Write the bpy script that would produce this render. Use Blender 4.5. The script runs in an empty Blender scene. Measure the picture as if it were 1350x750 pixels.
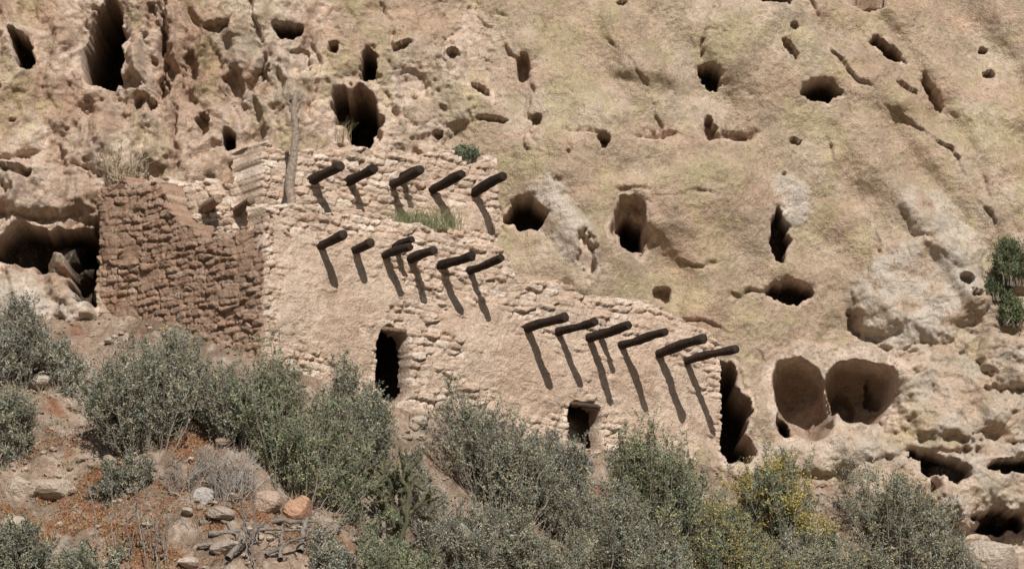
import bpy, math, numpy as np
from mathutils import Vector
R0 = np.random.RandomState
# ------------------------------------------------------------------ camera geometry
PITCH=math.radians(12.0); DIST=60.0; S=75.0
CAM=np.array([0,-DIST*math.cos(PITCH),-DIST*math.sin(PITCH)])
FW=np.array([0,math.cos(PITCH),math.sin(PITCH)]); UP=np.array([0,-math.sin(PITCH),math.cos(PITCH)]); RT=np.array([1.,0,0])
# survey helpers: bearing (a,b) read off the site photograph -> world position on a known surface
def bearing(px,py): return FW*DIST+RT*((px-675)/S)+UP*((375-py)/S)
def at_depth(px,py,y):
    d=bearing(px,py); return CAM+d*((y-CAM[1])/d[1])
def on_plane(px,py,p0,n):
    d=bearing(px,py); return CAM+d*(np.dot(np.array(p0)-CAM,n)/np.dot(d,n))
# ------------------------------------------------------------------ noise
_r=R0(7); PERM=_r.permutation(512).astype(np.int64); ANG=_r.rand(512)*2*np.pi; GX=np.cos(ANG); GY=np.sin(ANG)
def pn(x,y,seed=0):
    x=np.asarray(x,float)+seed*17.31; y=np.asarray(y,float)+seed*9.77
    xi=np.floor(x).astype(np.int64); yi=np.floor(y).astype(np.int64); fx=x-xi; fy=y-yi
    def g(i,j,dx,dy):
        h=PERM[(PERM[(i+seed*31)&511]+j)&511]; return GX[h]*dx+GY[h]*dy
    u=fx*fx*fx*(fx*(fx*6-15)+10); v=fy*fy*fy*(fy*(fy*6-15)+10)
    a=g(xi,yi,fx,fy); b=g(xi+1,yi,fx-1,fy); c=g(xi,yi+1,fx,fy-1); d=g(xi+1,yi+1,fx-1,fy-1)
    return 1.5*((a*(1-u)+b*u)*(1-v)+(c*(1-u)+d*u)*v)
def fbm(x,y,o=4,seed=0,gain=.5,lac=2.03):
    s=0;a=1.0;f=1.0
    for i in range(o):
        s=s+a*pn(x*f,y*f,seed+i); a*=gain; f*=lac
    return s
def hash2(i,j,k): return PERM[(PERM[(PERM[(i+k*37)&511]+j)&511]+k*11)&511]/511.0
def ss(a,b,x):
    t=np.clip((x-a)/(b-a),0,1); return t*t*(3-2*t)
def lerp(a,b,t): return a+(b-a)*t
def C(*c): return np.array(c,float)
# ------------------------------------------------------------------ mesh helpers
def mk(name,V,F,col=None,mat=None,smooth=True,parent=None):
    V=np.asarray(V,np.float32); me=bpy.data.meshes.new(name)
    me.vertices.add(len(V)); me.vertices.foreach_set('co',V.ravel())
    k=F.shape[1]; me.loops.add(F.size); me.loops.foreach_set('vertex_index',F.astype(np.int32).ravel())
    me.polygons.add(len(F)); me.polygons.foreach_set('loop_start',(np.arange(len(F))*k).astype(np.int32))
    me.update(calc_edges=True)
    me.polygons.foreach_set('use_smooth',np.full(len(F),smooth))
    if col is not None:
        a=me.attributes.new('Col','FLOAT_COLOR','POINT')
        c=np.ones((len(V),4),np.float32); c[:,:3]=np.clip(col,0.005,.9); a.data.foreach_set('color',c.ravel())
    me.validate(); me.update()
    ob=bpy.data.objects.new(name,me); bpy.context.scene.collection.objects.link(ob)
    if mat: me.materials.append(mat)
    if parent: ob.parent=parent
    return ob
def grid_faces(nr,nc):
    i=np.arange(nr*nc).reshape(nr,nc)
    return np.stack([i[:-1,:-1],i[:-1,1:],i[1:,1:],i[1:,:-1]],-1).reshape(-1,4)
def norm(v): return v/np.maximum(np.linalg.norm(v,axis=-1,keepdims=True),1e-9)
def tubes(P,R,sides=3,caps=False):
    P=np.asarray(P,float); R=np.asarray(R,float)
    T=norm(np.gradient(P,axis=1)); ref=norm(C(.31,.23,.17)+T[:,:1,[1,2,0]]*.9)
    s=norm(np.cross(T,np.broadcast_to(ref,T.shape))); b=np.cross(T,s)
    a=np.arange(sides)*2*np.pi/sides
    V=P[:,:,None]+R[:,:,None,None]*(np.cos(a)[None,None,:,None]*s[:,:,None]+np.sin(a)[None,None,:,None]*b[:,:,None])
    n,k=P.shape[:2]; idx=np.arange(n*k*sides).reshape(n,k,sides); nx=np.roll(idx,-1,axis=2)
    F=np.stack([idx[:,:-1],nx[:,:-1],nx[:,1:],idx[:,1:]],-1).reshape(-1,4)
    return V.reshape(-1,3),F
class Acc:
    def __init__(s): s.V=[];s.F=[];s.C=[];s.n=0
    def add(s,V,F,col):
        s.V.append(V); s.F.append(F+s.n); s.C.append(np.broadcast_to(col,(len(V),3))); s.n+=len(V)
    def make(s,name,mat,smooth=True,parent=None):
        return mk(name,np.concatenate(s.V),np.concatenate(s.F),np.concatenate(s.C),mat,smooth,parent)
# ------------------------------------------------------------------ materials
def material(name,scales,bump,rough=.95,var=.35,speck=0,lichen=0,spec=.12):
    m=bpy.data.materials.new(name); m.use_nodes=True; nt=m.node_tree; N=nt.nodes; L=nt.links
    bs=N['Principled BSDF']; bs.inputs['Roughness'].default_value=rough; bs.inputs['Specular IOR Level'].default_value=spec
    at=N.new('ShaderNodeAttribute'); at.attribute_name='Col'; cur=at.outputs['Color']
    tc=N.new('ShaderNodeTexCoord'); co=tc.outputs['Object']
    hs=None
    for i,(sc,det,wc,wb) in enumerate(scales):
        n=N.new('ShaderNodeTexNoise'); n.inputs['Scale'].default_value=sc; n.inputs['Detail'].default_value=det; n.inputs['Roughness'].default_value=.65
        L.new(co,n.inputs['Vector'])
        if wc:
            mr=N.new('ShaderNodeMapRange'); mr.inputs[1].default_value=.3; mr.inputs[2].default_value=.7
            mr.inputs[3].default_value=1-var*wc; mr.inputs[4].default_value=1+var*wc; L.new(n.outputs[0],mr.inputs[0])
            mx=N.new('ShaderNodeVectorMath'); mx.operation='SCALE'; L.new(cur,mx.inputs[0]); L.new(mr.outputs[0],mx.inputs['Scale']); cur=mx.outputs[0]
        mm=N.new('ShaderNodeMath'); mm.operation='MULTIPLY'; L.new(n.outputs[0],mm.inputs[0]); mm.inputs[1].default_value=wb/sc
        if hs is None: hs=mm.outputs[0]
        else:
            ad=N.new('ShaderNodeMath'); ad.operation='ADD'; L.new(hs,ad.inputs[0]); L.new(mm.outputs[0],ad.inputs[1]); hs=ad.outputs[0]
    def spots(scale,lo,hi,colr,amt,cur):
        v=N.new('ShaderNodeTexNoise'); v.inputs['Scale'].default_value=scale; v.inputs['Detail'].default_value=4; v.inputs['Roughness'].default_value=.6; L.new(co,v.inputs['Vector'])
        a=N.new('ShaderNodeMapRange'); a.inputs[1].default_value=lo; a.inputs[2].default_value=hi; a.inputs[4].default_value=amt; L.new(v.outputs[0],a.inputs[0])
        mx=N.new('ShaderNodeMix'); mx.data_type='RGBA'; L.new(a.outputs[0],mx.inputs[0]); L.new(cur,mx.inputs[6]); mx.inputs[7].default_value=(*colr,1)
        return mx.outputs[2]
    if speck:
        cur=spots(15,.58,.68,(.20,.145,.10),speck,cur)
        cur=spots(24.3,.59,.69,(.64,.55,.46),speck*.8,cur)
    if lichen:
        cur=spots(9,.58,.68,(.37,.335,.16),lichen,cur)
    L.new(cur,bs.inputs['Base Color'])
    if bump:
        bp=N.new('ShaderNodeBump'); bp.inputs['Strength'].default_value=1; bp.inputs['Distance'].default_value=bump
        L.new(hs,bp.inputs['Height']); L.new(bp.outputs[0],bs.inputs['Normal'])
    return m
M_cliff=material('tuff_rock',[(2.4,5,.5,.10),(11,5,.5,.50),(38,4,.6,1.2)],1.3,var=.36,speck=.65,lichen=.35)
M_wall=material('masonry',[(6,5,.45,.25),(28,5,.7,.9)],1.2,var=.33,speck=.35)
M_soil=material('talus_soil',[(2,5,.5,.3),(12,6,.8,.8),(50,4,.5,.6)],1.8,var=.4,speck=.4)
M_rock=material('boulder_rock',[(5,5,.5,.3),(25,5,.6,.6)],1.6,var=.3,speck=.5)
M_wood=material('weathered_wood',[(14,5,.6,.5),(60,3,.5,.5)],2.0,rough=.8,var=.5)
M_leaf=material('foliage',[(6,2,.3,0)],0,rough=.75,var=.4,spec=.1)
# ------------------------------------------------------------------ layout of the site
A=math.radians(36)
CORN=C(-4.2,-2.0,0)
TW=C(math.cos(A),math.sin(A),0); NW=C(math.sin(A),-math.cos(A),0)   # front wall direction, outward normal
CL_N=norm(C(-.3,1,-.15)); CL_P=C(0,2.9,0)
def cliff_base(x,z): return 2.9+.3*np.clip(x,-16,16)+.15*z
def on_cliff(px,py):
    p=on_plane(px,py,CL_P,CL_N); return p[0],p[2]
anc=[(-400,380,-.5),(0,385,-.1),(130,412,.5),(230,435,-.9),(360,482,-2.1),(520,540,-.6),(780,600,1.9),(960,618,3.7),(1100,640,4.0),(1200,680,4.2),(1350,735,4.5),(1800,770,5)]
ap=np.array([at_depth(*a) for a in anc])
SL=.75
def tz(x,y,fine=True):
    x=np.asarray(x,float); y=np.asarray(y,float)
    yb=np.interp(x,ap[:,0],ap[:,1]); zb=np.interp(x,ap[:,0],ap[:,2])
    z=zb-SL*np.maximum(yb-y,0)
    z=z+.30*fbm(x*.45,y*.45,3,3)*ss(.0,1.2,yb-y)
    if fine: z=z+.10*fbm(x*2.1,y*2.1,4,11)
    return np.where(z<-14.2,-14.2,z)
def ground_hit(px,py):
    d=bearing(px,py); ys=np.arange(-16,6,.02); t=(ys-CAM[1])/d[1]
    P=CAM+d*t[:,None]; z=tz(P[:,0],P[:,1]); k=np.where(P[:,2]<z)[0]
    i=k[0] if len(k) else len(ys)-1
    return P[i]
# ================================================================== CLIFF
xs=np.concatenate([np.linspace(-60,-10.4,50)[:-1],np.arange(-10.4,10.6,.024),np.linspace(10.6,60,50)[1:]])
zs=np.concatenate([np.linspace(-15,-5.2,24)[:-1],np.arange(-5.2,6.9,.024),np.linspace(6.9,14,24)[1:]])
X,Z=np.meshgrid(xs,zs)
wx=X+.25*fbm(X*.7,Z*.7,3,21); wz=Z+.25*fbm(X*.7,Z*.7,3,27)
H=.45*fbm(wx*.22,wz*.16,3,1)
left=1-ss(-4.6,-2.6,X+.4*fbm(Z*.5,X*.3,2,44))
rib=np.abs(pn(wx*1.1+.12*Z,wz*.22,5)); rib2=np.abs(pn(wx*2.4,wz*.5,6))
H+=left*(.65*(.40-rib)+.24*(.4-rib2)+.16*fbm(wx*2.2,wz*1.5,6,8,gain=.55))
midz=ss(-4.6,-2.6,X)*(1-ss(-.6,.6,X+.3*Z*.2+.4*fbm(Z*.6,X*.4,2,45)))
H+=midz*(.14*fbm(wx*1.1,wz*.8,6,9,gain=.55))
dg=(X*.82+Z*.55); dp=(-X*.55+Z*.82)
right=ss(-.4,.8,X)
n1=pn(dg*.9,dp*.22,12); H+=right*.17*np.tanh(n1*5)
n1b=pn(dg*.35+3,dp*.5,13); H+=right*.12*np.tanh(n1b*9)
H+=right*.06*fbm(wx*.9,wz*.7,3,14)
H+=.026*fbm(X*3.2,Z*3.2,5,15,gain=.58)+.011*fbm(X*11,Z*11,3,16)
rough_r=ss(5.4,7.4,X-.35*Z)*ss(1.4,.2,Z)
H+=rough_r*(.14*fbm(wx*1.3,wz*1.5,6,31,gain=.55)+.14*(.4-np.abs(pn(wx*1.3,wz*1.9,33))))
E=np.zeros_like(H); PIT_SHADE=np.zeros_like(H); WH=np.zeros_like(H); BOWL_SHADE=np.zeros_like(H)
def win(cx,cz,r):
    i0,i1=np.searchsorted(xs,[cx-r,cx+r]); j0,j1=np.searchsorted(zs,[cz-r,cz+r]); return slice(j0,j1),slice(i0,i1)
cnt=[0]
def pit(px,py,rx,ry,ang=0,depth=1.,edge=.10,warp=.36,world=False,p=2.2,rim=.035,bowl=False,shade=True):
    cnt[0]+=1
    cx,cz=(px,py) if world else on_cliff(px,py)
    k=1.0 if world else 1.06/S; rx*=k; ry*=k
    m=max(rx,ry)*2.6+.1; w=win(cx,cz,m); x=X[w]-cx; z=Z[w]-cz
    if x.size==0: return
    ca,sa=math.cos(math.radians(ang)),math.sin(math.radians(ang))
    a=(x*ca+z*sa)/rx; b=(-x*sa+z*ca)/ry
    q=1.0/max(min(rx,ry),.08)
    r=(np.abs(a)**p+np.abs(b)**p)**(1/p)+warp*fbm(x*q*.8+cnt[0]*3.7,z*q*.8,3,cnt[0]%23,gain=.42)
    f=1-ss(1-edge,1+edge,r)
    if bowl: f=np.clip(1-np.clip(r,0,1)**3,0,1)**.6; BOWL_SHADE[w]=np.maximum(BOWL_SHADE[w],1-ss(.8,1.,r))
    H[w]-=depth*f+rim*np.exp(-np.clip(r-1,0,9)**2*6)*min(1,max(rx,ry)*2)
    E[w]=np.maximum(E[w],np.exp(-np.clip(r-1,0,9)**2*5)*min(1,.25+max(rx,ry)*1.3))
    if depth>.75 and not bowl and shade: PIT_SHADE[w]=np.maximum(PIT_SHADE[w],f)
def dome(px,py,rx,ry,ang=0,h=.5,warp=.15,white=0,p=2.3,flat=.6):
    cnt[0]+=1; cx,cz=on_cliff(px,py); rx*=1.06/S; ry*=1.06/S
    w=win(cx,cz,max(rx,ry)*1.8); x=X[w]-cx; z=Z[w]-cz
    ca,sa=math.cos(math.radians(ang)),math.sin(math.radians(ang))
    a=(x*ca+z*sa)/rx; b=(-x*sa+z*ca)/ry
    r=(np.abs(a)**p+np.abs(b)**p)**(1/p)+warp*fbm(x*1.6+cnt[0],z*1.6,4,cnt[0]%19)
    H[w]+=h*np.clip(1-r**3,0,1)**flat
    WH[w]=np.maximum(WH[w],white*(1-ss(.75,1.2,r)))
def crack(pts,width=.04,depth=.2,step=0,expo=.5):
    cnt[0]+=1
    P=[on_cliff(*q) for q in pts]
    for (x0,z0),(x1,z1) in zip(P[:-1],P[1:]):
        dx,dz=x1-x0,z1-z0; Ln=math.hypot(dx,dz)
        w=win((x0+x1)/2,(z0+z1)/2,Ln/2+.8); x=X[w];z=Z[w]
        jn=.12*fbm(x*1.7,z*1.7,4,cnt[0]%17)
        t=((x-x0)*dx+(z-z0)*dz)/Ln**2; d=((x-x0)*-dz+(z-z0)*dx)/Ln+jn
        en=ss(-.12,.06,t)*ss(1.12,.94,t)*(.5+.5*np.tanh(4*pn(x*1.3+cnt[0],z*1.3,3)))
        H[w]-=depth*np.exp(-(d/width)**2)*en
        if step: H[w]+=step*ss(-.02,.05,d)*np.exp(-np.clip(d,0,9)*1.6)*en
        E[w]=np.maximum(E[w],expo*np.exp(-(d/(width*3))**2)*en)
dome(1212,385,96,72,20,.46,.13,white=1.,flat=.7); dome(1160,412,32,32,0,.28,white=.6); dome(1240,300,75,38,-40,.2,.2,white=.8,flat=.8)
dome(1042,262,30,36,0,.09,white=1.); dome(1300,640,90,60,10,.8,.3,white=.5); dome(1250,520,90,60,0,.3,.3,white=.3)
dome(1120,470,80,30,0,.2,.2,white=.3); dome(1330,480,50,40,0,.5,.3,white=.4)
dome(150,190,60,55,0,.35,.3,white=.3); dome(345,70,60,90,10,.25,.3,white=.4)
dome(60,250,90,35,0,.4,.3,white=.2); dome(560,120,60,70,0,.2,.3,white=.3); dome(1340,350,26,45,0,.5,white=.2)
dome(745,300,28,75,32,.12,.25,white=.9,flat=1); dome(1060,600,120,25,10,.3,.2,white=.5); dome(170,95,18,50,0,.3,.3,white=.3)
crack([(700,150),(722,240),(770,300),(790,360)],.05,.06,.14,.9)
crack([(742,178),(800,186),(860,183),(930,186),(1000,180)],.04,.20,-.08,.9)
crack([(1065,0),(1110,90),(1180,150),(1250,200),(1310,300)],.04,.04,.16,.6)
crack([(1090,190),(1130,250),(1165,330)],.04,.04,.12,.4)
crack([(925,80),(940,30),(946,0)],.03,.22); crack([(1215,100),(1235,140),(1262,160)],.04,.2)
crack([(505,0),(520,60),(528,110)],.03,.15); crack([(1255,150),(1290,235),(1320,290)],.04,.06,.12,.5)
crack([(215,0),(222,60),(230,140),(236,230)],.06,.30,.15,.9); crack([(0,215),(60,200),(120,225)],.05,.2,.1,.8)
crack([(0,283),(70,278),(135,300)],.05,.2,.2,.8); crack([(1180,590),(1260,600),(1350,590)],.05,.25,.2,.5)
crack([(870,330),(940,350),(1000,385)],.03,.05,.06,.4); crack([(760,250),(870,262),(960,255)],.03,.05,.05,.3)
crack([(800,60),(850,120),(870,180)],.03,.06,.06,.3); crack([(960,385),(1000,382),(1015,380)],.03,.15,0,.5); crack([(900,420),(980,440),(1010,470)],.03,.08,.06,.3)
crack([(330,0),(352,90),(360,180)],.05,.12,.1,.8); crack([(410,30),(420,100),(402,180)],.04,.12,.08,.8); crack([(670,60),(700,120),(690,200)],.03,.08,.08,.5)
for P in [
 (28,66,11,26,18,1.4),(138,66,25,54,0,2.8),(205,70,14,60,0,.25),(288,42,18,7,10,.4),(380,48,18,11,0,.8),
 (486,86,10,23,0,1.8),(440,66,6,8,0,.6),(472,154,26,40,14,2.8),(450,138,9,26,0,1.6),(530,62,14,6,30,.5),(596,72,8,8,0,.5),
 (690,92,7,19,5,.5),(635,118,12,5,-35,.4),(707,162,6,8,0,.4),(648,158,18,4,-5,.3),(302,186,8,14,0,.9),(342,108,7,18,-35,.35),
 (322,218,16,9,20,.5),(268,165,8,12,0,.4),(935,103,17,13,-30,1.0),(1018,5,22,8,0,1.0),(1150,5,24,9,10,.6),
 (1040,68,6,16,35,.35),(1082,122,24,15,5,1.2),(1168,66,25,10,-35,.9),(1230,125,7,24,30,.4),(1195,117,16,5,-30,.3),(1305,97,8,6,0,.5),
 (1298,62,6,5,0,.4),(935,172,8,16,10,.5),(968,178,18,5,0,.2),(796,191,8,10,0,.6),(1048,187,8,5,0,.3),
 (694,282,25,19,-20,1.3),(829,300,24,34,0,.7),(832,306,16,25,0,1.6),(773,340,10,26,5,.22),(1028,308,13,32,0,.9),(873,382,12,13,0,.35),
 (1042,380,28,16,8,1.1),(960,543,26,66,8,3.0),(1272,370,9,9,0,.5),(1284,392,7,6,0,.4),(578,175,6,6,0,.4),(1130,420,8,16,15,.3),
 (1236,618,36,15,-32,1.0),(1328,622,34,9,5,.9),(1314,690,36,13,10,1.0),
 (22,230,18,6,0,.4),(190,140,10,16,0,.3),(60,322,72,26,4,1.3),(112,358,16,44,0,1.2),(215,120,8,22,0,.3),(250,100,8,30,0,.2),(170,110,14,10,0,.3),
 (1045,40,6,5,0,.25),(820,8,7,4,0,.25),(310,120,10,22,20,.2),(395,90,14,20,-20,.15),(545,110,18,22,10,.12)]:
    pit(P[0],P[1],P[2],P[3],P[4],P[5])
dome(40,412,80,52,12,.9,.2,white=1.0); dome(88,338,30,34,0,.8,.2,white=.6)
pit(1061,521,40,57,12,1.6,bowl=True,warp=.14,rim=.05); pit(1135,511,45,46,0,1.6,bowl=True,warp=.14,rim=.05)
pit(1122,524,16,30,0,.45,warp=.15,shade=False,edge=.2); pit(1164,500,12,24,0,.4,shade=False,edge=.2); pit(1038,553,13,18,0,1.0,warp=.1)
rr=R0(5)
for i in range(85):
    if rr.rand()<.8: x,z=rr.uniform(-9.8,-1.0),rr.uniform(.3,6.8)
    else: x,z=rr.uniform(-1,9.8),rr.uniform(-3,6.8)
    s=rr.uniform(.02,.06) if rr.rand()<.88 else rr.uniform(.06,.10)
    if x>-1: s*=.5
    pit(x,z,s*rr.uniform(.8,1.5),s*rr.uniform(.7,1.4),rr.uniform(-50,50),s*rr.uniform(1.2,3.),edge=.4,world=True,rim=.02)
n=fbm(wx*.5,wz*.5,4,51); n2=fbm(X*1.7,Z*1.7,4,55); n3=fbm(X*5,Z*5,3,58)
expo=np.clip(E*.95+left*ss(-.45,.25,n+.5*n2)*.95+midz*ss(-.1,.3,n+.5*n2+.2*n3)*.95+rough_r*.4+right*ss(.4,.8,n2-.2*n)*.45,0,1)
flake=ss(.44,.56,expo+.16*n3)
H-=.06*flake*(1-.6*left)*(1-.4*right)
expo=lerp(expo,flake,.5)
Y=cliff_base(X,Z)-H
Y=np.where(Z>13.9,Y+120,Y)
def mixc(c,d,t): return c+(d-c)*t[...,None]
K=.95
col=np.zeros(X.shape+(3,))+C(.475,.350,.245)
col=mixc(col,C(.55,.43,.32),ss(-.2,.6,n))
col=mixc(col,C(.41,.325,.21),ss(.0,.7,n2+.3*n3)*.75)
col=mixc(col,C(.37,.275,.195),ss(.0,.6,fbm(dg*1.3+7,dp*.35,5,75))*.55*right)
col=mixc(col,C(.53,.35,.25),ss(.05,.6,fbm(X*.6+7,Z*1.1,4,79))*.5)
col=mixc(col,mixc(np.zeros_like(col)+C(.69,.535,.42),C(.60,.43,.32),ss(-.3,.5,n3+n2*.5)),expo)
brown=left*ss(.05,.4,fbm(wx*.8+3,wz*.4,3,61))
col=mixc(col,C(.43,.275,.19),brown*.65)
gx,gz=on_cliff(250,80); col=mixc(col,C(.39,.245,.17),.8*np.exp(-((X-gx)/.7)**2-((Z-gz)/1.8)**2))
col=mixc(col,C(.62,.54,.455),np.clip(WH*ss(-.9,.4,n2+.4*n3),0,1)*.9)
col=mixc(col,C(.53,.455,.375),.6*rough_r*ss(-.1,.5,n2))
col=mixc(col,C(.36,.25,.175),BOWL_SHADE*.75); col=mixc(col,C(.055,.037,.026),PIT_SHADE*.94)  # shade put into the colour: scooped caves browned, deep pits near black
lich=ss(.10,.55,fbm(wx*.8+9,wz*.8,5,70,gain=.6)+.4*n3)*(1-E)*(1-PIT_SHADE)*(1-WH); col=mixc(col,C(.43,.385,.18),lich*.32)
V=np.stack([X,Y,Z],-1).reshape(-1,3)
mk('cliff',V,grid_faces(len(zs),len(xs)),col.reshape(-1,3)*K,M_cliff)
def cliff_y(x,z):
    i=min(np.searchsorted(xs,x),len(xs)-1); j=min(np.searchsorted(zs,z),len(zs)-1); return Y[j,i]
# ================================================================== GROUND
gx_=np.concatenate([-np.geomspace(600,10.8,26)[:-1],np.arange(-10.8,10.8,.04),np.geomspace(10.8,600,26)])
gy_=np.concatenate([-np.geomspace(800,13,30)[:-1],np.arange(-13,5.6,.04),np.linspace(5.6,8,4)[1:]])
GX_,GY_=np.meshgrid(gx_,gy_); GZ=tz(GX_,GY_)
GZ=np.where((np.abs(GX_)<11)&(GY_>-13),GZ+.05*np.abs(fbm(GX_*5,GY_*5,3,80))+.02*fbm(GX_*14,GY_*14,2,82),GZ)
a1=fbm(GX_*.8,GY_*.8,4,85); a2=fbm(GX_*3,GY_*3,3,88)
gc=np.zeros(GX_.shape+(3,))+C(.40,.29,.21); gc=mixc(gc,C(.26,.185,.13),ss(-.3,.4,a1)); gc=mixc(gc,C(.53,.43,.34),ss(.1,.5,a2)*.7)
rp=ground_hit(150,680)
def redf(x,y): return fbm(x*1.1+4,y*1.1,3,90)+.9*np.exp(-((x-rp[0])/2.0)**2-((y-rp[1])/2.0)**2)-.3
rmask=ss(.0,.6,redf(GX_,GY_))
gc=mixc(gc,C(.28,.125,.06),rmask*ss(-.4,.3,a2)*.9)
gc=mixc(gc,C(.11,.10,.06),ss(-11.5,-13.5,GY_)*.95)      # unseen valley floor below the talus, coloured dark to cut bounced light
mk('ground',np.stack([GX_,GY_,GZ],-1).reshape(-1,3),grid_faces(len(gy_),len(gx_)),gc.reshape(-1,3),M_soil)
# ================================================================== HOUSE
house=bpy.data.objects.new('stone_cliff_house',None); bpy.context.scene.collection.objects.link(house)
def masonry(U,Vv,seed,ch=.14,cw=.34):
    """rubble masonry: rough courses of unequal flat blocks"""
    v=(Vv+.10*pn(U*.5,Vv*.4,seed)+.03*pn(U*2.3,Vv*2,seed+1))/ch; u=(U+.04*pn(Vv*3,U*3,seed+2))/cw
    u=u+.07*pn(U*9,Vv*12,seed+3); v=v+.13*pn(U*7,Vv*9,seed+4)+.06*pn(U*22,Vv*22,seed+6)
    jr=np.floor(v).astype(int); best=np.full(U.shape,9.);sec=np.full(U.shape,9.); hid=np.zeros(U.shape,int)
    BX=np.zeros(U.shape);BY=np.zeros(U.shape)
    for dj in (-1,0,1):
        j=jr+dj; sh=hash2(j,j*0+5,seed%9)*1.0; i0=np.floor(u-sh).astype(int)
        for di in (-2,-1,0,1,2):
            i=i0+di; h1=hash2(i,j,1); h2=hash2(i,j,2); h3=hash2(i,j,3)
            cx=i+sh+.5+(h1-.5)*.95; cy=j+.5+(h2-.5)*.34
            dx=np.abs(u-cx)*(1.1-.6*h3); dy=np.abs(v-cy)*(1.25-.35*h3)
            d=(dx**7+dy**7)**(1/7.)+.10*h3-.05
            m=d<best; sec=np.where(m,best,np.minimum(sec,d)); best=np.where(m,d,best); hid=np.where(m,(i*131+j*17),hid); BX=np.where(m,u-cx,BX); BY=np.where(m,v-cy,BY)
    ed=(sec-best)*ch*.8
    t=np.clip((ed-.005)/.018,0,1); pf=1-(1-t)**2
    off=hash2(hid,hid*0,4); tone=hash2(hid,hid*0+1,5); hue=hash2(hid,hid*0+2,6); t1=hash2(hid,hid*0+3,7)-.5; t2=hash2(hid,hid*0+4,8)-.5
    h=pf*(.022+.068*off**1.4)+pf*(t1*BX*.06+t2*BY*.05)
    h+=.018*fbm(U*8,Vv*10,4,seed+5,gain=.62)
    return h,pf,tone,hue
def wall(name,P0,P1,top,zb,seed,holes=(),plaster=(),thick=.5,endthick=(.5,.5),tint=None,res=.018,ragged=.05,ch=.13,smear=.27):
    P0=np.array(P0,float);P1=np.array(P1,float); Ln=np.linalg.norm(P1-P0); t=(P1-P0)/Ln; nn=C(t[1],-t[0],0)
    def uv(px,py):
        p=on_plane(px,py,P0,nn); return np.dot(p-P0,t),p[2]
    T=np.array([uv(*q) for q in top])
    us=np.arange(-.12,Ln+.12,res); vs=np.arange(zb,T[:,1].max()+.2,res); U,Vv=np.meshgrid(us,vs)
    h,pf,tone,hue=masonry(U,Vv,seed,ch)
    step=.055*np.floor(2.5*pn(us*1.9,us*0+.3,seed+8))+.02*pn(us*7,us*0,seed+9)
    tp=np.interp(us,T[:,0],T[:,1])+step*ragged/.05
    s=Vv-tp[None,:]; s=np.maximum(s,np.maximum(-U,U-Ln)+.03*fbm(U*4,Vv*5,2,seed+10))
    pm=np.zeros_like(U)
    for (px,py,rx,ry) in plaster:
        u0,v0=uv(px,py); r=np.sqrt(((U-u0)/(rx*1.2/S))**2+((Vv-v0)/(ry/S))**2)
        pm=np.maximum(pm,1-ss(.88,1.08,r+.45*fbm(U*1.5,Vv*1.5,5,seed+12)))
    sm=ss(.30-smear,.65-smear,fbm(U*1.2,Vv*1.6,5,seed+30)+.2*(.5-tone))*.75
    pm=np.maximum(pm,sm)
    pm*=ss(-.02,.2,-s)
    hp=.050+.03*fbm(U*1.1,Vv*1.1,4,seed+14)+.012*fbm(U*6,Vv*6,4,seed+15,gain=.6)
    hh=lerp(h,np.maximum(hp,h*.8),pm)
    hh=hh+.06*fbm(U*.6,Vv*.7,3,seed+20)
    inner=np.zeros_like(U)
    for (px,py,rx,ry,p,dep) in holes:
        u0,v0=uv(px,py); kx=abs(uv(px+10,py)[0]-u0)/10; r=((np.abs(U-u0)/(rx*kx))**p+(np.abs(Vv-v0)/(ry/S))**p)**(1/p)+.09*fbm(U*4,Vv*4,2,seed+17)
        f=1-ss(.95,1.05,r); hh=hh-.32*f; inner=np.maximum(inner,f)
        a,b=1.0,2.2
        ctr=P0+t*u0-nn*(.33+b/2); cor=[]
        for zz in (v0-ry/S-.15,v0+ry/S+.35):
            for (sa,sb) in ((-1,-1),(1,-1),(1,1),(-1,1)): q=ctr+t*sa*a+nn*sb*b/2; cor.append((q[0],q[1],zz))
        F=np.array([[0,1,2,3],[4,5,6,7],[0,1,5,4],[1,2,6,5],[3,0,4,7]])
        mk('room_interior',np.array(cor),F,np.tile(C(.10,.07,.05),(8,1)),M_wall,False,house)  # dark-painted box added behind the door so the opening reads unlit
    endp=np.where(U<Ln/2,endthick[0],endthick[1]); side=np.maximum(-U,U-Ln)>(Vv-tp[None,:])
    th=np.where(side,endp,thick); hh=hh-th*ss(0,.05,s)
    P=P0+U[...,None]*t+hh[...,None]*nn; P[...,2]=Vv
    n=fbm(U*.8,Vv*.8,4,seed+22); n2=fbm(U*3,Vv*3,3,seed+23)
    c=np.zeros(U.shape+(3,))+C(.62,.475,.365)
    c=mixc(c,C(.74,.615,.505),ss(.45,1,tone)*.85); c=mixc(c,C(.59,.395,.285),ss(.6,1,hue)*.6); c=mixc(c,C(.43,.32,.24),ss(.8,1,1-tone)*.6)
    c=mixc(c,C(.45,.33,.24),(1-pf)*.85); c=mixc(c,mixc(np.zeros_like(c)+C(.60,.455,.345),C(.47,.34,.25),ss(-.2,.5,n+.4*n2)),pm)
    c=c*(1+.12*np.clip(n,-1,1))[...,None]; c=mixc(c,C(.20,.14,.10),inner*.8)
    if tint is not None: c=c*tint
    F=grid_faces(len(vs),len(us)); keep=(s.ravel()[F]<.07).any(axis=1)&(inner.ravel()[F]<.98).any(axis=1); F=F[keep]
    used=np.unique(F); mp=-np.ones(U.size,int); mp[used]=np.arange(len(used))
    mk(name,P.reshape(-1,3)[used],mp[F],c.reshape(-1,3)[used],M_wall,parent=house)
    return P0,nn
E1=CORN+TW*10.0
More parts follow.
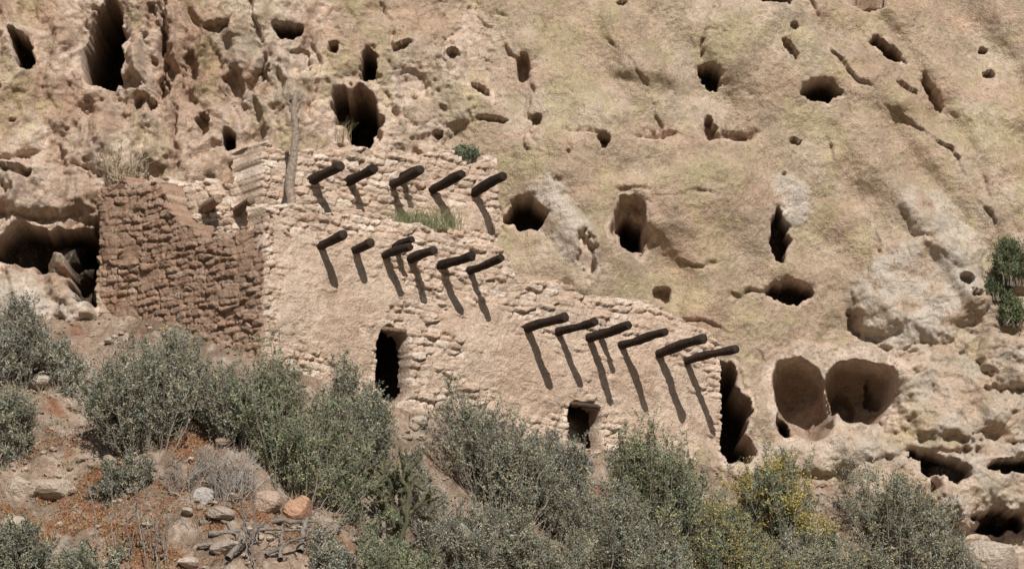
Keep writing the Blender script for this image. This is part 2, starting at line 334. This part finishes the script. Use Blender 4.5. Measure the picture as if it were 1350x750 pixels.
FP,FN=wall('front_wall',CORN,E1,[(350,272),(385,268),(420,275),(470,282),(520,292),(580,303),(640,318),(664,326),(671,345),(676,366),(720,372),(760,378),(780,388),(860,402),(900,418),(935,434),(945,452),(990,470)],-4.0,101,
  holes=[(518,481,22,48,3.0,2.2),(770,561,21,31,5,2.0)],
  plaster=[(425,400,75,85),(475,370,70,35),(400,340,40,30),(650,465,42,65),(740,490,60,55),(700,500,60,60),(850,515,70,60),(900,540,50,60),(620,430,40,35),(800,470,60,30),(460,450,30,40)],
  thick=.45,endthick=(.45,.6))
SB=1.05
U0=CORN-NW*SB+TW*.55; U1=CORN-NW*SB+TW*5.62
UPp,UPn=wall('upper_wall',U0,U1,[(340,195),(352,186),(385,192),(440,190),(490,197),(540,203),(600,206),(650,210),(668,216),(675,222)],.2,131,thick=.5,endthick=(.9,1.1),
  plaster=[(620,290,30,20)],ragged=.08,smear=.15)
L1=C(-7.35,.75,0)
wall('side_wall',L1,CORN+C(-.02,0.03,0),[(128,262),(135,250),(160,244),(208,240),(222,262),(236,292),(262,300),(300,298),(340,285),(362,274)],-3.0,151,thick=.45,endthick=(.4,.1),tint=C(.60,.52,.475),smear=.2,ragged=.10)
DP,DN=wall('room_back_wall',C(-6.75,.25,0),C(-4.0,-.55,0),[(195,240),(215,233),(270,236),(320,240),(352,238),(380,250)],.3,171,thick=.4,endthick=(.4,.4))
wall('terrace_step_wall',CORN-NW*.55+TW*2.0,CORN-NW*.55+TW*4.9,[(470,300),(500,296),(560,300),(600,308),(640,320)],.3,181,thick=.4,ragged=.08)
def roof(name,pts,z):
    pts=np.array([(p[0],p[1]) for p in pts]); k=len(pts)
    bm_v=[(x,y,z) for x,y in pts]+[(x,y,z-.15) for x,y in pts]
    fs=[list(range(k)),list(range(2*k-1,k-1,-1))]+[[i,i+k,(i+1)%k+k,(i+1)%k] for i in range(k)]
    me=bpy.data.meshes.new(name); me.from_pydata(bm_v,[],fs); me.update()
    a=me.attributes.new('Col','FLOAT_COLOR','POINT'); a.data.foreach_set('color',np.tile([.40,.29,.21,1],2*k).astype(np.float32))
    me.materials.append(M_wall); ob=bpy.data.objects.new(name,me); bpy.context.scene.collection.objects.link(ob); ob.parent=house
ins=CORN-NW*.3
roof('terrace_roof',[ins+TW*.3,ins+TW*5.2,ins+TW*5.2-NW*2.2,C(-4.9,1.6),C(-6.9,.8)],.55)
roof('wing_roof',[ins+TW*5.35,ins+TW*9.5,ins+TW*8.5-NW*1.6,ins+TW*5.35-NW*2.2],-.35)
roof('upper_roof',[U0-NW*.3+TW*.2,U1-NW*.3-TW*.3,U1-NW*2.-TW*.3,U0-NW*2.+TW*.2],1.75)
def viga(root,tip,P0,nn,rad=.078,seed=0,col=(.042,.029,.022),lift=.03,dr=None):
    rg=R0(seed); p=on_plane(root[0],root[1],P0,nn); dd=nn if dr is None else dr
    Lh=(tip[0]-root[0])/S/ max(dd[0],.3)*1.0
    d=dd+C(0,0,lift+rg.uniform(-.03,.03))+TW*rg.uniform(-.05,.05); d=d/np.linalg.norm(d)
    ts=np.concatenate([np.linspace(-.35,Lh-.02,12),[Lh-.006,Lh,Lh+.001]])
    P=p+ts[:,None]*d; P[:,2]+=.012*np.sin(ts*5+seed); R=rad*rg.uniform(.95,1.15)*(1+.08*np.sin(ts*7+seed)); R[-3]*=.97;R[-2]*=.9;R[-1]=.001
    V,F=tubes(P[None],R[None],14); V+=.012*np.stack([pn(V[:,0]*9,V[:,2]*20,3),pn(V[:,0]*8,V[:,1]*9,4),pn(V[:,1]*9,V[:,2]*20,5)],-1)
    a=Acc(); a.add(V,F,C(*col)*rg.uniform(.8,1.4)); a.make('viga',M_wood,parent=house)
for i,(r,t) in enumerate([((694,433),(744,424)),((736,438),(783,431)),((777,446),(832,436)),((818,455),(875,443)),((866,466),(926,456)),((905,475),(966,467))]):
    viga(r,t,FP+FN*.06,FN,.078,i)
viga((790,440),(822,432),FP+FN*.06,FN,.06,33)
for i,(r,t) in enumerate([((424,323),(457,314)),((468,329),(492,322)),((507,336),(541,327)),((541,342),(575,334)),((583,350),(622,340)),((620,357),(664,348))]):
    viga(r,t,FP+FN*.06,FN,.074,i+10)
viga((520,326),(546,318),FP+FN*.06,FN,.06,44)
for i,(r,t) in enumerate([((412,238),(450,222)),((463,238),(496,224)),((518,243),(557,230)),((573,248),(609,236)),((624,254),(665,239))]):
    viga(r,t,UPp+UPn*.06,UPn,.08,i+20,lift=.12)
viga((530,234),(553,226),UPp+UPn*.06,UPn,.07,45,lift=.1)
viga((270,276),(293,268),DP+DN*.03,DN,.095,51,(.28,.19,.13),.12,dr=norm(C(.5,-.86,0))); viga((312,279),(336,272),DP+DN*.03,DN,.08,52,(.20,.14,.1),.12,dr=norm(C(.5,-.86,0)))
def beam(name,pa,pb,r,col):
    a=Acc(); ts=np.linspace(0,1,8)[:,None]; P=pa+(pb-pa)*ts; R=np.full(8,r); R[0]=R[-1]=.002; P[0]=pa+(pb-pa)*.02;P[-1]=pb-(pb-pa)*.02
    V,F=tubes(P[None],R[None],10); a.add(V,F,C(*col)); a.make(name,M_wood,parent=house)
beam('door_lintel',on_plane(748,531,FP+FN*.03,FN),on_plane(794,537,FP+FN*.03,FN),.045,(.10,.07,.05))
beam('door_lintel',on_plane(500,433,FP+FN*.0,FN),on_plane(540,437,FP+FN*.0,FN),.045,(.25,.17,.12))
# ================================================================== ROCKS
def rockmesh(seed,n=22):
    rg=R0(seed); u=np.linspace(0,2*np.pi,n,endpoint=False); v=np.linspace(0.02,np.pi-.02,n//2+2); Uu,Vv=np.meshgrid(u,v)
    P=np.stack([np.sin(Vv)*np.cos(Uu),np.sin(Vv)*np.sin(Uu),np.cos(Vv)],-1).reshape(-1,3)
    for k in range(9):
        d=norm(rg.normal(size=3)); o=rg.uniform(.55,.85); q=P@d-o; P=P-np.maximum(q,0)[:,None]*d*.9
    P+=.05*rg.normal(size=3)*np.stack([pn(P[:,0]*2.5+seed,P[:,2]*2.5+P[:,1]*2)]*3,-1)
    nr,nc=len(v),n; i=np.arange(nr*nc).reshape(nr,nc); nx=np.roll(i,-1,1)
    F=np.stack([i[:-1],i[1:],nx[1:],nx[:-1]],-1).reshape(-1,4)
    return P,F
RK=[rockmesh(i) for i in range(14)]; RKs=[rockmesh(i+40,10) for i in range(12)]
def place_rock(acc,pos,size,rg,col,lib=RK):
    P,F=lib[rg.randint(len(lib))]; a=rg.uniform(0,6.28); c,s=math.cos(a),math.sin(a)
    Q=P*np.array(size); Q=Q@np.array([[c,s,0],[-s,c,0],[0,0,1]]); acc.add(Q+pos,F,col)
rg=R0(77)
for (px,py,w,h,co) in [(352,660,24,13,(.46,.33,.25)),(392,668,26,15,(.48,.28,.18)),(268,655,20,12,(.48,.43,.39)),(290,676,22,9,(.40,.32,.26)),(430,690,22,10,(.40,.32,.26)),(300,720,26,10,(.42,.34,.27)),
   (45,500,24,10,(.52,.43,.35)),(170,400,30,12,(.46,.35,.26)),(205,392,18,10,(.46,.35,.26)),(545,655,26,12,(.34,.27,.23)),(500,690,26,14,(.38,.3,.25)),(25,640,30,14,(.5,.4,.31)),(1310,725,40,26,(.5,.41,.33)),(150,394,22,8,(.42,.30,.22)),(600,690,22,12,(.40,.32,.26)),(70,640,34,14,(.46,.37,.28)),(20,690,22,10,(.46,.37,.28))]:
    p=ground_hit(px,py+h*.6); a=Acc(); sz=w/S; place_rock(a,p+C(0,0,.3*h/S),(sz,sz*.8,h/S*1.2),rg,C(*co)); a.make('boulder',M_rock,smooth=False)
ac=Acc(); rg=R0(78)
for i in range(3400):
    x=rg.uniform(-10.5,10.5); y=rg.uniform(-11,4); yb=np.interp(x,ap[:,0],ap[:,1])
    if y>yb-.05: continue
    s=.02+.05*rg.rand()**2+(.14*rg.rand() if rg.rand()<.08 else 0)
    c=lerp(C(.34,.25,.18),C(.56,.47,.38),rg.rand())*rg.uniform(.7,1.05)
    place_rock(ac,C(x,y,float(tz(x,y))+s*.4+.03),(s*1.2,s,s*.7),rg,c,RKs)
ac.make('rubble',M_rock,smooth=False)
# ================================================================== PLANTS
def leaves(acc,P,D,L,W,col,rg):
    n=len(P); s=norm(np.cross(D,norm(rg.normal(size=(n,3))))); L=np.broadcast_to(L,(n,))[:,None]; W=np.broadcast_to(W,(n,))[:,None]
    V=np.stack([P,P+D*L*.5+s*W*.5,P+D*L,P+D*L*.5-s*W*.5],1).reshape(-1,3); F=np.arange(4*n).reshape(n,4)
    acc.add(V,F,np.repeat(col,4,axis=0))
def bush(name,px,py,w,h,seed,col=(.115,.135,.085),dens=1.,yellow=0.,leaf=(.046,.019),stemcol=(.29,.24,.195),pos=None,dead=0.):
    rg=R0(seed); base=ground_hit(px,py) if pos is None else np.array(pos,float)
    sc=(base[1]-CAM[1])/DIST; w=w/S*sc/2; h=h/S*sc*1.0
    a=Acc(); ns=int(115*dens*max(.35,w)); k=6
    nm=rg.randint(8,12); mth=rg.rand(nm)*6.28; mr=np.sqrt(rg.rand(nm))*.72; mx=mr*np.cos(mth)*w; my=mr*np.sin(mth)*w*.7; ms=rg.uniform(.28,.46,nm)*w; mh=h*(1-.50*mr**1.7)*rg.uniform(.78,1.06,nm)
    mi=rg.randint(nm,size=ns); dr=norm(rg.normal(size=(ns,3))+C(0,-.1,.15)); rr_=rg.rand(ns)**.4*rg.uniform(.85,1.12,ns)
    vr=np.minimum(ms[mi]*1.1,mh[mi]*.5)
    ex=mx[mi]+dr[:,0]*ms[mi]*rr_; ey=my[mi]+dr[:,1]*ms[mi]*rr_; ez=np.maximum(mh[mi]-vr+dr[:,2]*vr*rr_,.06)
    B=np.stack([ex*.45+rg.normal(size=ns)*.07,ey*.45+rg.normal(size=ns)*.07,np.zeros(ns)-.08],-1)
    if pos is None: B[:,2]+=tz(base[0]+B[:,0],base[1]+B[:,1])-base[2]; ez=ez+.8*(tz(base[0]+ex,base[1]+ey)-base[2])
    Ed=np.stack([ex,ey,ez],-1); Md=(B+Ed)/2+np.stack([ex*.06,ey*.06,h*.06+ez*0],-1)+rg.normal(size=(ns,3))*.07
    t=np.linspace(0,1,k)[None,:,None]; P=(1-t)**2*B[:,None]+2*t*(1-t)*Md[:,None]+t*t*Ed[:,None]+base
    P[:,1:]+=rg.normal(size=(ns,k-1,3))*.022
    R=np.linspace(.012,.004,k)[None]*rg.uniform(.6,1.4,ns)[:,None]
    V,F=tubes(P,R,3); a.add(V,F,C(*stemcol))
    nt=14; f=1-.78*rg.rand(ns,nt)**1.2; fi=f*(k-1); i0=np.minimum(fi.astype(int),k-2); fr=(fi-i0)[...,None]
    idx=np.arange(ns)[:,None]; S0=P[idx,i0]*(1-fr)+P[idx,i0+1]*fr
    dirn=norm(P[idx,i0+1]-P[idx,i0]); d=norm(dirn*.35+rg.normal(size=(ns,nt,3))*.6+C(0,0,.3)); tl=rg.uniform(.08,.24,(ns,nt,1))*min(1.15,max(.5,h))
    T=np.linspace(0,1,3)[None,None,:,None]; TP=S0[:,:,None]+d[:,:,None]*tl[:,:,None]*T; TP[...,2]+=(T[...,0]**2)*.03; TP=TP.reshape(-1,3,3)
    V,F=tubes(TP,np.broadcast_to(np.array([.004,.003,.002]),(len(TP),3)),3); a.add(V,F,C(*stemcol)*1.1)
    m=len(TP); live=rg.rand(m)>(.14+dead); TPl=TP[live]; d2=d.reshape(-1,3)[live]; m=len(TPl); nl=17
    q=rg.rand(m,nl,1)*1.05+.02; LP=TPl[:,:1]+(TPl[:,-1:]-TPl[:,:1])*q+rg.normal(size=(m,nl,3))*.016
    LD=norm(d2[:,None]*.55+rg.normal(size=(m,nl,3))*.7+C(0,0,.15))
    tw=rg.uniform(.6,1.4,(m,1,1)); hue=rg.rand(m,1,1)
    clump=(1+.45*pn(TPl[:,0,0]*2.2+seed,TPl[:,0,2]*2.2+TPl[:,0,1],4))[:,None,None]
    cc=C(*col)*tw*clump*rg.uniform(.75,1.25,(m,nl,1)); cc=cc*(1+(hue-.5)*np.array([.35,.1,-.15]))
    yy=(rg.rand(m,nl,1)<yellow*ss(-.3,.3,pn(TPl[:,0,0]*2.5,TPl[:,0,2]*2.5,9))[:,None,None]); cc=np.where(yy,C(.56,.43,.10)*rg.uniform(.6,1.1,(m,nl,1)),cc)
    LL=rg.uniform(.7,1.3,m*nl)*leaf[0]; leaves(a,LP.reshape(-1,3),LD.reshape(-1,3),LL,LL*leaf[1]/leaf[0],cc.reshape(-1,3),rg)
    return a.make(name,M_leaf,smooth=False)
G1=(.225,.225,.158); G2=(.180,.198,.112); G3=(.25,.243,.182)
for i,b in enumerate([
 ('sagebrush',195,570,240,175,G1,1.3,0),('sagebrush',15,500,140,135,G3,1.1,0),('sagebrush',75,505,100,70,G3,.9,0),('sagebrush',5,610,90,110,G1,1.2,0),('sagebrush',20,752,110,80,G1,1.1,0),
 ('sagebrush',400,645,245,185,G2,1.2,0),('sagebrush',475,590,130,110,G1,1.,0),('sagebrush',315,585,130,120,G1,1.,0),
 ('sagebrush',662,670,205,175,G1,1.3,0),('sagebrush',745,660,100,100,G3,.9,0),
 ('sagebrush',880,715,185,165,G2,1.2,.05),('sagebrush',800,750,190,120,G1,1.1,0),('sagebrush',620,765,180,115,G3,1.0,0),('sagebrush',720,795,210,130,G1,1.1,0),
 ('rabbitbrush',1045,745,200,165,G2,1.2,.8),('sagebrush',960,795,190,150,G2,1.1,.35),('sagebrush',1190,760,185,165,G1,1.2,.05),('sagebrush',1120,805,200,130,G1,1.1,.1),
 ('sagebrush',1260,790,150,90,G3,1.0,0),('sagebrush',165,645,90,60,G3,.7,0),('sagebrush',110,775,120,60,G1,.9,0),('sagebrush',450,775,130,65,G3,.9,0),('sagebrush',530,790,160,100,G2,1.,0),
 ('sagebrush',880,800,170,130,G1,1.,0),('sagebrush',560,670,80,65,G3,.7,0),('sagebrush',255,555,110,95,G1,.9,0),('sagebrush',1040,810,180,110,G3,1.,.1)]):
    bush(b[0],b[1],b[2],b[3],b[4],200+i,b[5],b[6],b[7])
def on_cl(px,py,dy=.1):
    x,z=on_cliff(px,py); y=cliff_y(x,z); return at_depth(px,py,y-dy)
for i,(px,py,w,h) in enumerate([(1330,372,50,66),(1334,425,46,38),(1312,392,26,26)]):
    bush('green_shrub',px,py,w,h,300+i,(.105,.13,.06),1.4,pos=on_cl(px,py))
bush('green_shrub',613,214,40,24,310,(.16,.18,.11),1.1,pos=at_depth(613,214,2.2)); bush('dry_shrub',160,248,100,75,311,(.38,.31,.2),.4,pos=on_cl(160,248,.2),dead=.8,stemcol=(.44,.35,.25))
bush('dry_shrub',300,655,110,80,312,(.25,.2,.14),.7,dead=.85,stemcol=(.34,.30,.26)); bush('dry_shrub',560,710,100,90,313,(.2,.17,.1),.7,dead=.7,stemcol=(.28,.24,.2)); bush('dry_shrub',250,640,80,60,314,(.25,.2,.14),.7,dead=.85,stemcol=(.30,.26,.22))
def grass(name,pts,n,h,col,seed,spread=.15,r=.005):
    rg=R0(seed); a=Acc()
    for p in pts:
        B=np.array(p)+rg.normal(size=(n,3))*C(spread,spread*.5,.01); hh=h*rg.uniform(.5,1.1,n); dx=rg.normal(size=(n,2))*.35*hh[:,None]
        Tt=np.linspace(0,1,5)[None,:,None]; P=B[:,None]+np.concatenate([dx[:,None]*Tt**1.8,hh[:,None,None]*Tt*(1-.18*Tt)],-1)
        V,F=tubes(P,np.array([1,1,.8,.6,.2])[None]*r*np.ones((n,1)),3); a.add(V,F,np.repeat(C(*col)*rg.uniform(.6,1.4,(n,1)),15,axis=0))
    return a.make(name,M_leaf,smooth=False)
gp=[on_plane(px,302,CORN-NW*.42,NW) for px in (520,532,545,556,566,578,595)]
grass('grass',gp,60,.50,(.24,.26,.14),5,.12,.004)
grass('grass',[on_cl(px,186,.1) for px in (450,460)],16,.50,(.34,.28,.16),6,.05,.004)
rg=R0(9); gp=[]
for i in range(150):
    x=rg.uniform(-9.8,9.8); y=rg.uniform(-9,3.5)
    if y<np.interp(x,ap[:,0],ap[:,1])-.1: gp.append((x,y,float(tz(x,y))))
grass('dry_grass',gp,26,.24,(.42,.36,.24),7,.09)
rg=R0(10); a=Acc(); n=36000
x=rg.uniform(rp[0]-3,rp[0]+3,n); y=rg.uniform(rp[1]-3,rp[1]+3,n)
k=(redf(x,y)+.35*fbm(x*4,y*4,2,92))>.2
x,y=x[k],y[k]; P=np.stack([x,y,tz(x,y)+rg.uniform(.01,.09,len(x))],-1); D=norm(rg.normal(size=P.shape)+C(0,0,.8))
cc=np.where(rg.rand(len(x),1)<.6,C(.36,.15,.065),C(.28,.24,.11))*rg.uniform(.5,1.3,(len(x),1)); leaves(a,P,D,.05,.018,cc,rg); a.make('red_groundcover',M_leaf,smooth=False)
def wood(name,lines,col,jit=.03,seed=0,sides=8):
    rg=R0(seed); a=Acc()
    for pts,r0,r1 in lines:
        pts=np.array(pts,float); k=14; s=np.linspace(0,len(pts)-1,k); P=np.stack([np.interp(s,np.arange(len(pts)),pts[:,i]) for i in range(3)],-1)
        P[1:-1]+=rg.normal(size=(k-2,3))*jit*.4; R=np.linspace(r0,r1,k)*rg.uniform(.85,1.15,k); R[-1]*=.2; V,F=tubes(P[None],R[None],sides); a.add(V,F,C(*col)*rg.uniform(.8,1.2))
    return a.make(name,M_wood)
q=lambda px,py,y=-1.25: at_depth(px,py,y)
wood('dead_tree',[([q(384,275),q(382,240),q(387,205),q(390,170),q(387,142),q(390,118)],.095,.05),([q(388,155),q(380,135),q(378,122)],.035,.015),([q(389,150),q(396,138),q(399,125)],.035,.012),([q(384,235),q(374,232)],.03,.02),([q(389,190),q(398,180)],.03,.012)],(.32,.25,.195),.02,3)
rg=R0(12); ln=[]
for (x0,y0,x1,y1,r) in [(262,697,420,692,.05),(275,712,400,702,.04),(300,745,350,690,.05),(395,735,405,685,.06),(320,700,352,748,.04),(350,740,430,700,.03),(290,690,330,735,.03),(370,745,372,695,.035),(260,728,340,722,.035),(410,745,440,690,.02),(330,690,300,660,.015)]:
    b0=ground_hit(x0,y0); b1=ground_hit(x1,y1); b0=b0+C(0,0,.1); m_=at_depth(x1,y1,(b0[1]+b1[1])/2)+C(0,0,.05); ln.append(([b0,(b0+m_)/2+C(0,0,.03),m_],r,r*.5))
    for j in range(3):
        s0=b0+(m_-b0)*rg.uniform(.3,.9); ln.append(([s0,s0+rg.normal(size=3)*.14+C(0,0,.12)],.015,.005))
wood('dead_branches',ln,(.26,.22,.185),.03,4)
ln=[]
for i in range(16):
    px=rg.choice([145,168,182,200,215,330,480,505])+rg.uniform(-12,12); b0=ground_hit(px,rg.uniform(725,765)); hgt=rg.uniform(.7,1.5); e=b0+C(rg.uniform(-.3,.15),0,hgt)
    ln.append(([b0,(b0+e)/2+rg.normal(size=3)*.04,e],.016,.006))
    for j in range(4):
        s0=b0+(e-b0)*rg.uniform(.4,.95); ln.append(([s0,s0+C(rg.uniform(-.15,.15),rg.uniform(-.1,.1),.16)],.007,.003))
wood('dry_stalks',ln,(.30,.25,.21),.03,5,5)
a=Acc(); rg=R0(15); base=ground_hit(528,742)
def choll(p,d,L,r,lev):
    k=8; t=np.linspace(0,1,k)[:,None]; P=p+d*L*t+rg.normal(size=(k,3))*.012; R=r*np.array([.6,1,1.05,1,1.05,1,.9,.3])
    V,F=tubes(P[None],R[None],9); a.add(V,F,C(.10,.10,.06)*rg.uniform(.8,1.2))
    n=int(L*260); SP=p+d*L*rg.rand(n,1)+norm(rg.normal(size=(n,3)))*r; SD=norm(SP-(p+d*((SP-p)@d)[:,None])); leaves(a,SP,SD,.035,.005,np.tile(C(.38,.32,.2),(n,1)),rg)
    if lev>0:
        for j in range(3 if lev>1 else 2): 
            choll(p+d*L*rg.uniform(.55,1.),norm(d*.6+rg.normal(size=3)*.5+C(0,0,.35)),L*rg.uniform(.5,.75),r*.85,lev-1)
for j in range(4): choll(base+rg.normal(size=3)*C(.12,.12,0),norm(C(rg.uniform(-.25,.25),rg.uniform(-.3,.3),1)),.95,.04,3)
a.make('cholla_cactus',M_leaf)
# ================================================================== LIGHT, CAMERA
sd=norm(C(.28,-1.218,1.02)); sun=bpy.data.lights.new('sun','SUN'); sun.energy=5.0; sun.angle=math.radians(.5); sun.color=(1,.97,.925)
so=bpy.data.objects.new('sun',sun); bpy.context.scene.collection.objects.link(so); so.rotation_euler=Vector(sd).to_track_quat('Z','Y').to_euler()
w=bpy.data.worlds.new('World'); bpy.context.scene.world=w; w.use_nodes=True; nt=w.node_tree
sk=nt.nodes.new('ShaderNodeTexSky'); sk.sky_type='NISHITA'; sk.sun_disc=False; sk.sun_elevation=math.asin(sd[2]); sk.sun_rotation=math.atan2(sd[0],sd[1])
bg=nt.nodes['Background']; bg.inputs[1].default_value=.05; nt.links.new(sk.outputs[0],bg.inputs[0])
cam=bpy.data.cameras.new('camera'); cam.sensor_width=36; cam.lens=36*DIST/18; cam.clip_end=3000; co=bpy.data.objects.new('camera',cam)
bpy.context.scene.collection.objects.link(co); co.location=CAM; co.rotation_euler=(math.pi/2+PITCH,0,0); bpy.context.scene.camera=co
sc=bpy.context.scene; sc.view_settings.view_transform='Standard'; sc.view_settings.look='None'; sc.view_settings.exposure=0
